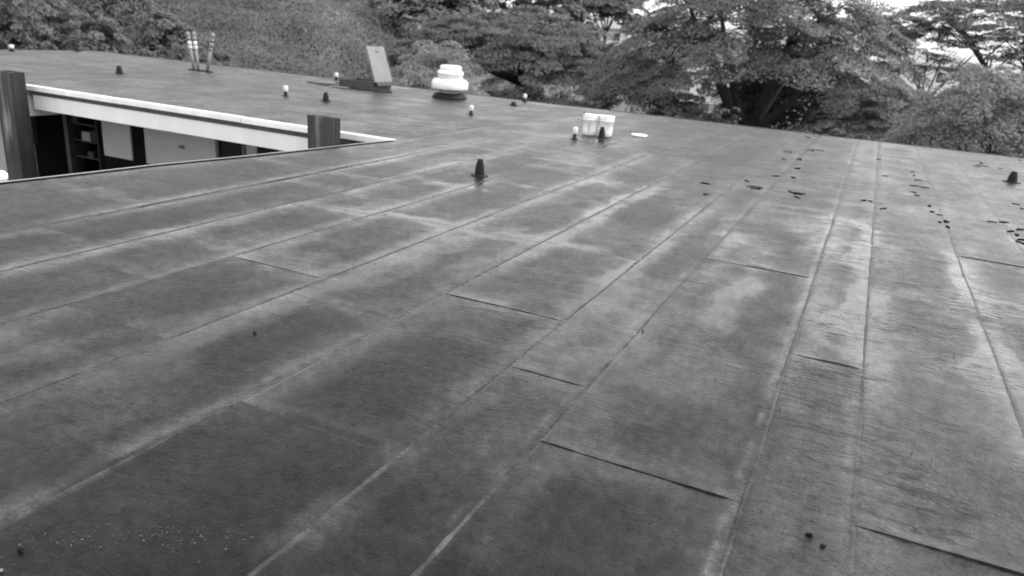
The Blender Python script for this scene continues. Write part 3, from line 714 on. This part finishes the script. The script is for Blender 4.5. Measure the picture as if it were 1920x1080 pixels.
def rain_tree(loc, R, Ry, top, drop, layers, ncl, per, fork_h, r0, label, name='rain_tree', leafm='L_rain', crad=(.65, 1.25), size=.09, seed=1, ntips=9, lean=(0, 0), pw=2., group='spreading umbrella crowned trees', extra=None, keep=None, lpow=1.8):
    g = np.random.default_rng(seed); rg = random.Random(seed)
    x, y = loc; z0 = float(ground_z(x, y))
    o = empty(name, (x, y, z0), label, 'tree', group)
    c, nx = dome(ncl, R, Ry, top-z0, drop, layers, g, pw, 0., lpow)
    if keep is not None: k = keep(c+np.array([x, y, z0])); c, nx = c[k], nx[k]
    if extra is not None:
        ex = np.array(extra, float)-np.array([x, y, z0]); ec = []
        for e_ in ex: ec.append(e_+g.normal(size=(5, 3))*np.array([.8, .8, .22]))
        ec = np.concatenate(ec); c = np.concatenate([c, ec]); nx = np.concatenate([nx, np.tile(UP, (len(ec), 1))+g.normal(size=(len(ec), 3))*.15])
    rad = g.uniform(*crad, size=len(c))
    leaf_obj('crown', [leaves(c, nx, rad, .24, per, size, seed=seed, jit=.30, upper=.9)], M[leafm], o)
    tips = []
    for k in range(ntips):
        a = 2*math.pi*(k+rg.uniform(-.3, .3))/ntips; f = rg.uniform(.4, .72)
        tips.append((math.cos(a)*R*f, math.sin(a)*Ry*f, top-z0-drop*f**pw-.6))
    mb = MB(); limbs(mb, (lean[0]*-.3, 0, -.2), (lean[0], lean[1], fork_h), tips, r0, rg)
    mb.build('trunk', M['bark'], o)
    return o

# two great spreading trees
rain_tree((-23.4, 49.8), 11.8, 9, 3.35, 5.0, 2.6, 620, 290, 2.0, .55, 'broad umbrella tree with layered crown behind the white ventilator', seed=3, pw=2.1, lean=(.6, 0), size=.088)
rain_tree((-6.4, 43.5), 8.8, 9.0, 7.2, 7.1, 5.0, 700, 330, .9, .42, 'largest umbrella tree, dark forked trunk at the roof edge', seed=5, pw=2.2, lpow=1.15, ntips=6, lean=(.5, -1.5), crad=(.6, 1.2), size=.076, keep=lambda p: ~((p[:, 2] < .2) & (p[:, 1] < 43) & (p[:, 0] > -6.9) & (p[:, 0] < -2.0)))
rain_tree((9.5, 63.0), 14.5, 9, 6.9, 3.0, 2.8, 560, 210, 3.0, .30, 'airy tree with sky showing between its branches above the round bush', seed=8, leafm='L_air', pw=1.6, ntips=7, crad=(.5, 1.2),
          extra=None)
rain_tree((3.0, 60.5), 5.0, 4, 4.6, 2.2, 1.6, 60, 220, 2.8, .13, 'slim forked tree in front of the white house', seed=9, leafm='L_air', pw=1.7, ntips=6, crad=(.4, .9))
rain_tree((12.5, 55.0), 6.0, 4, 4.9, 2.0, 1.6, 90, 220, 2.4, .13, 'thin branching tree at the right edge against bright sky', seed=12, leafm='L_air', pw=1.7, ntips=8, crad=(.4, .9))
rain_tree((-.2, 36.0), 3.6, 2.6, 1.0, 2.6, 1.4, 130, 300, .7, .14, 'low spreading tree beside the big round bush', seed=14, pw=1.8, ntips=6, crad=(.35, .75), size=.06)

def bush(loc, R, Rz, ncl, per, m, label, name='bush', cat='bush', size=.07, crad=(.2, .4), seed=0, group=None, droop=0., flat=.55, stems=True, zoff=0.):
    g = np.random.default_rng(seed); rg = random.Random(seed); x, y = loc; z0 = float(ground_z(x, y))+zoff
    o = empty(name, (x, y, z0), label, cat, group)
    d = g.normal(size=(ncl, 3)); d[:, 2] = np.abs(d[:, 2])*1.0-.25; d /= np.linalg.norm(d, axis=1, keepdims=True)
    k = (.72+.28*g.random(ncl))*(1+.22*(fbm(d[:, 0]*2.2+9, d[:, 1]*2.2+d[:, 2]*2+9, seed)-.5))
    c = d*k[:, None]*np.array([R, R, Rz]); c[:, 2] += Rz*.25
    nx = d*.75+UP*.8; nx[:, 2] -= droop*np.hypot(d[:, 0], d[:, 1])
    leaf_obj('crown', [leaves(c, nx, g.uniform(*crad, size=ncl)*(R/2), flat, per, size, seed=seed, jit=.6, asp=2.0)], M[m], o)
    if stems:
        mb = MB()
        for s in range(5):
            a = s*1.3; mb.tube([(rg.uniform(-.1, .1), rg.uniform(-.1, .1), -.15), (math.cos(a)*R*.2, math.sin(a)*R*.2, Rz*.5), (math.cos(a)*R*.5, math.sin(a)*R*.5, Rz*.95)], [.05*R/2+.02, .035*R/2+.01, .01], 6)
        mb.build('trunk', M['bark'], o)
    return o
bush((-14.9, 24.6), 2.4, 3.65, 380, 200, 'L_bush', 'pale feathery bush rising behind the hatch and ventilator', seed=21, droop=.2, size=.042)
bush((3.45, 27.6), 2.95, 4.35, 580, 180, 'L_round', 'big dense round bush at the right beyond the roof edge', seed=22, size=.05)
bush((-4.2, 54), 6.0, 3.6, 260, 110, 'L_hedge', 'dark leaf mass added as the shade behind the forked trunk', name='hedge', cat='hedge', seed=34, size=.12)  # added foliage, dark to fill in the shade behind the trunk
bush((-5.7, 30.5), 1.75, 2.75, 120, 90, 'L_hedge', 'low dark rounded hedge at the roof edge below the largest tree', name='hedge', cat='hedge', seed=23, size=.06, crad=(.16, .3))
bush((-10.4, 31.0), 1.2, 1.75, 110, 70, 'L_round', 'mid green shrub under the umbrella tree beside the lawn', seed=24, size=.08)
bush((-9.2, 31.0), .55, 1.35, 40, 60, 'L_hedge', 'small dark shrub at the foot of the lawn', seed=25, size=.06)
bush((-20.5, 30.5), 2.2, 2.5, 140, 80, 'L_rain', 'dark leafy bush behind the hatch curb', seed=26, size=.10)
bush((-8.2, 36.5), 1.8, 2.5, 120, 80, 'L_rain', 'loose bush at the right of the lawn below the largest tree', seed=27, size=.10)
bush((-2.2, 33.0), 1.3, 1.9, 110, 80, 'L_rain', 'leafy bush at the roof edge right of the dark trunk', seed=28, size=.09)
bush((-1.0, 31.5), 1.5, 2.1, 110, 80, 'L_rain', 'leafy bush between the dark trunk and the big round bush', seed=29, size=.09)
bush((-17.0, 37.5), 1.9, 2.3, 140, 90, 'L_hedge', 'dark shady bush right of the white ventilator under the umbrella tree', seed=33, size=.08)
# pale shrubs at the foot of the hillside
g = np.random.default_rng(31); k = 0
names = ['pale shrub at the foot of the hill, far left', 'tangled pale shrub left of the pipes', 'bright shrub right behind the three pipes', 'rounded pale shrub right of the pipes', 'small pale shrub mid way between pipes and hatch', 'low shrub just left of the hatch', 'grey shrub at the far left corner of the picture', 'leafy shrub above the far left roof end', 'high pale shrub on the hillside at left', 'shrub above the black cone on the far wing', 'dark shrub behind the roof corner', 'small bright shrub in the gap left of the pipes']
for (azd, D, R, Rz) in [(-57, 42, 2.0, 2.8), (-47.2, 38.5, 1.7, 1.9), (-44.8, 36.5, .9, 1.6), (-42.6, 36.0, 1.1, 1.7), (-40.5, 36, .9, 1.5), (-38.5, 36, 1.2, 1.6), (-60, 44, 2.3, 3.2), (-54, 41, 1.6, 2.2), (-52.5, 50, 2.2, 2.4), (-49.5, 44, 1.6, 1.8), (-50.8, 39, 1.2, 1.3), (-46, 37, .8, 1.2)]:
    a = math.radians(azd); bush((D*math.sin(a), D*math.cos(a)), R, Rz, int(60+40*R), 80, 'L_shrub', names[k], name='shrub', cat='shrub', seed=40+k, size=.09, group='shrubs at the foot of the hillside', crad=(.22, .5)); k += 1
# hillside scrub: one mass of growth
def scatter_mass(name, n_, azr, Dr, m, per, crad, size, label, seed, flat=.45, rise=.2):
    g = np.random.default_rng(seed); a = np.radians(g.uniform(*azr, n_)); D = np.sqrt(g.uniform(Dr[0]**2, Dr[1]**2, n_))
    x, y = D*np.sin(a), D*np.cos(a); z = ground_z(x, y)+rise+2.6*(fbm(x*.27, y*.27, 5, 3)-.45)
    c = np.stack([x, y, z], 1); nx = np.tile(UP, (n_, 1))+g.normal(size=(n_, 3))*.35-np.stack([np.sin(a), np.cos(a), a*0], 1)*.5
    tone = np.clip((fbm(x*.10, y*.10, 8, 3)-.5)*2.4+.5+g.normal(size=n_)*.10, 0, 1)
    o = leaf_obj(name, [leaves(c, nx, g.uniform(*crad, size=n_), flat, per, size, seed=seed, jit=.38, upper=.97, tone0=tone)], M[m])
    return tag(o, label, None, None, 'stuff')
scatter_mass('undergrowth', 2350, (-66, -33), (37, 95), 'L_hill', 78, (.8, 1.8), .11, 'dense grey green scrub covering the hillside', 51)
# trees on the ridge, top centre
for k, (azd, D, R, top, lb) in enumerate([(-23.5, 92, 4.5, 8.3, 'thin far tree on the ridge against white sky'), (-21, 100, 5.5, 9.5, 'dark far tree on the ridge above the umbrella crown'), (-19, 98, 4.5, 9.2, 'dense far tree on the ridge left of the open sky'), (-32, 80, 6, 6.5, 'far tree on the hill left of the ridge house'), (-28.6, 88, 4.0, 9, 'far tree behind the ridge house')]):
    a = math.radians(azd)
    rain_tree((D*math.sin(a), D*math.cos(a)), R, R, top, 3.5, 3.0, [34, 110, 100, 110, 60][k], 70, 3, .2, lb, name='far_tree', leafm='L_far', size=.32, crad=(.8, 1.6), seed=60+k, group='far trees on the ridge', ntips=7)
# far growth filling the horizon at right, below the sky gaps
scatter_mass('far_woods', 500, (-14, 16), (100, 150), 'L_far', 40, (1.2, 2.2), .5, 'low far woods behind the trees', 52, rise=.8)

# ------------------------------------------------------------------ houses beyond
def house(loc, w_, d_, h_, roof_h, rz, label, wins=3, wallm='housew', roofm='houser', over=.5):
    x, y = loc; o = empty('house', (x, y, loc[2] if len(loc) > 2 else float(ground_z(x, y))), label, 'house', 'houses beyond the trees', rz) if len(loc) == 2 else None
    MB().box(-w_/2, w_/2, -d_/2, d_/2, -2, h_).build('wall', M[wallm], o)
    q = MB(); a, b = w_/2+over, d_/2+over
    q.add([(-a, -b, h_+.02), (a, -b, h_+.02), (a, b, h_+.02), (-a, b, h_+.02), (-a+b*.8, 0, h_+roof_h), (a-b*.8, 0, h_+roof_h), (-a, -b, h_-.12), (a, -b, h_-.12), (a, b, h_-.12), (-a, b, h_-.12)],
          [(0, 1, 5, 4), (1, 2, 5), (2, 3, 4, 5), (3, 0, 4), (6, 7, 1, 0), (7, 8, 2, 1), (8, 9, 3, 2), (9, 6, 0, 3), (9, 8, 7, 6)])
    q.build('roof', M[roofm], o)
    for k in range(wins):
        cx = -w_/2+w_*(k+.5)/wins
        q = MB(); q.box(cx-.55, cx+.55, -d_/2-.05, -d_/2-.002, h_-1.7, h_-.5); f = q.build('window', M['housew'], o)
        q = MB(); q.box(cx-.45, cx+.45, -d_/2-.07, -d_/2-.052, h_-1.6, h_-.6); q.build('pane', M['housed'], f)
    return o
house((5.2, 97), 9, 7, 5.2, 1.4, -.15, 'white house seen between the branches above the round bush', 4)
house((-52, 92), 11, 8, 3.6, 1.6, .5, 'pale house with white eave on the ridge, top centre', 3)
house((-38.5, 108), 9, 7, 2.6, 1.8, .3, 'house with pale grey roof on the ridge below the sky', 3)
house((-14.5, 80), 6, 6, 3.0, 1.2, .2, 'white house glimpsed through the left of the largest tree', 2)
house((-1.0, 88), 7, 6, 2.6, 1.0, .0, 'low white house glimpsed between tree and round bush', 2)
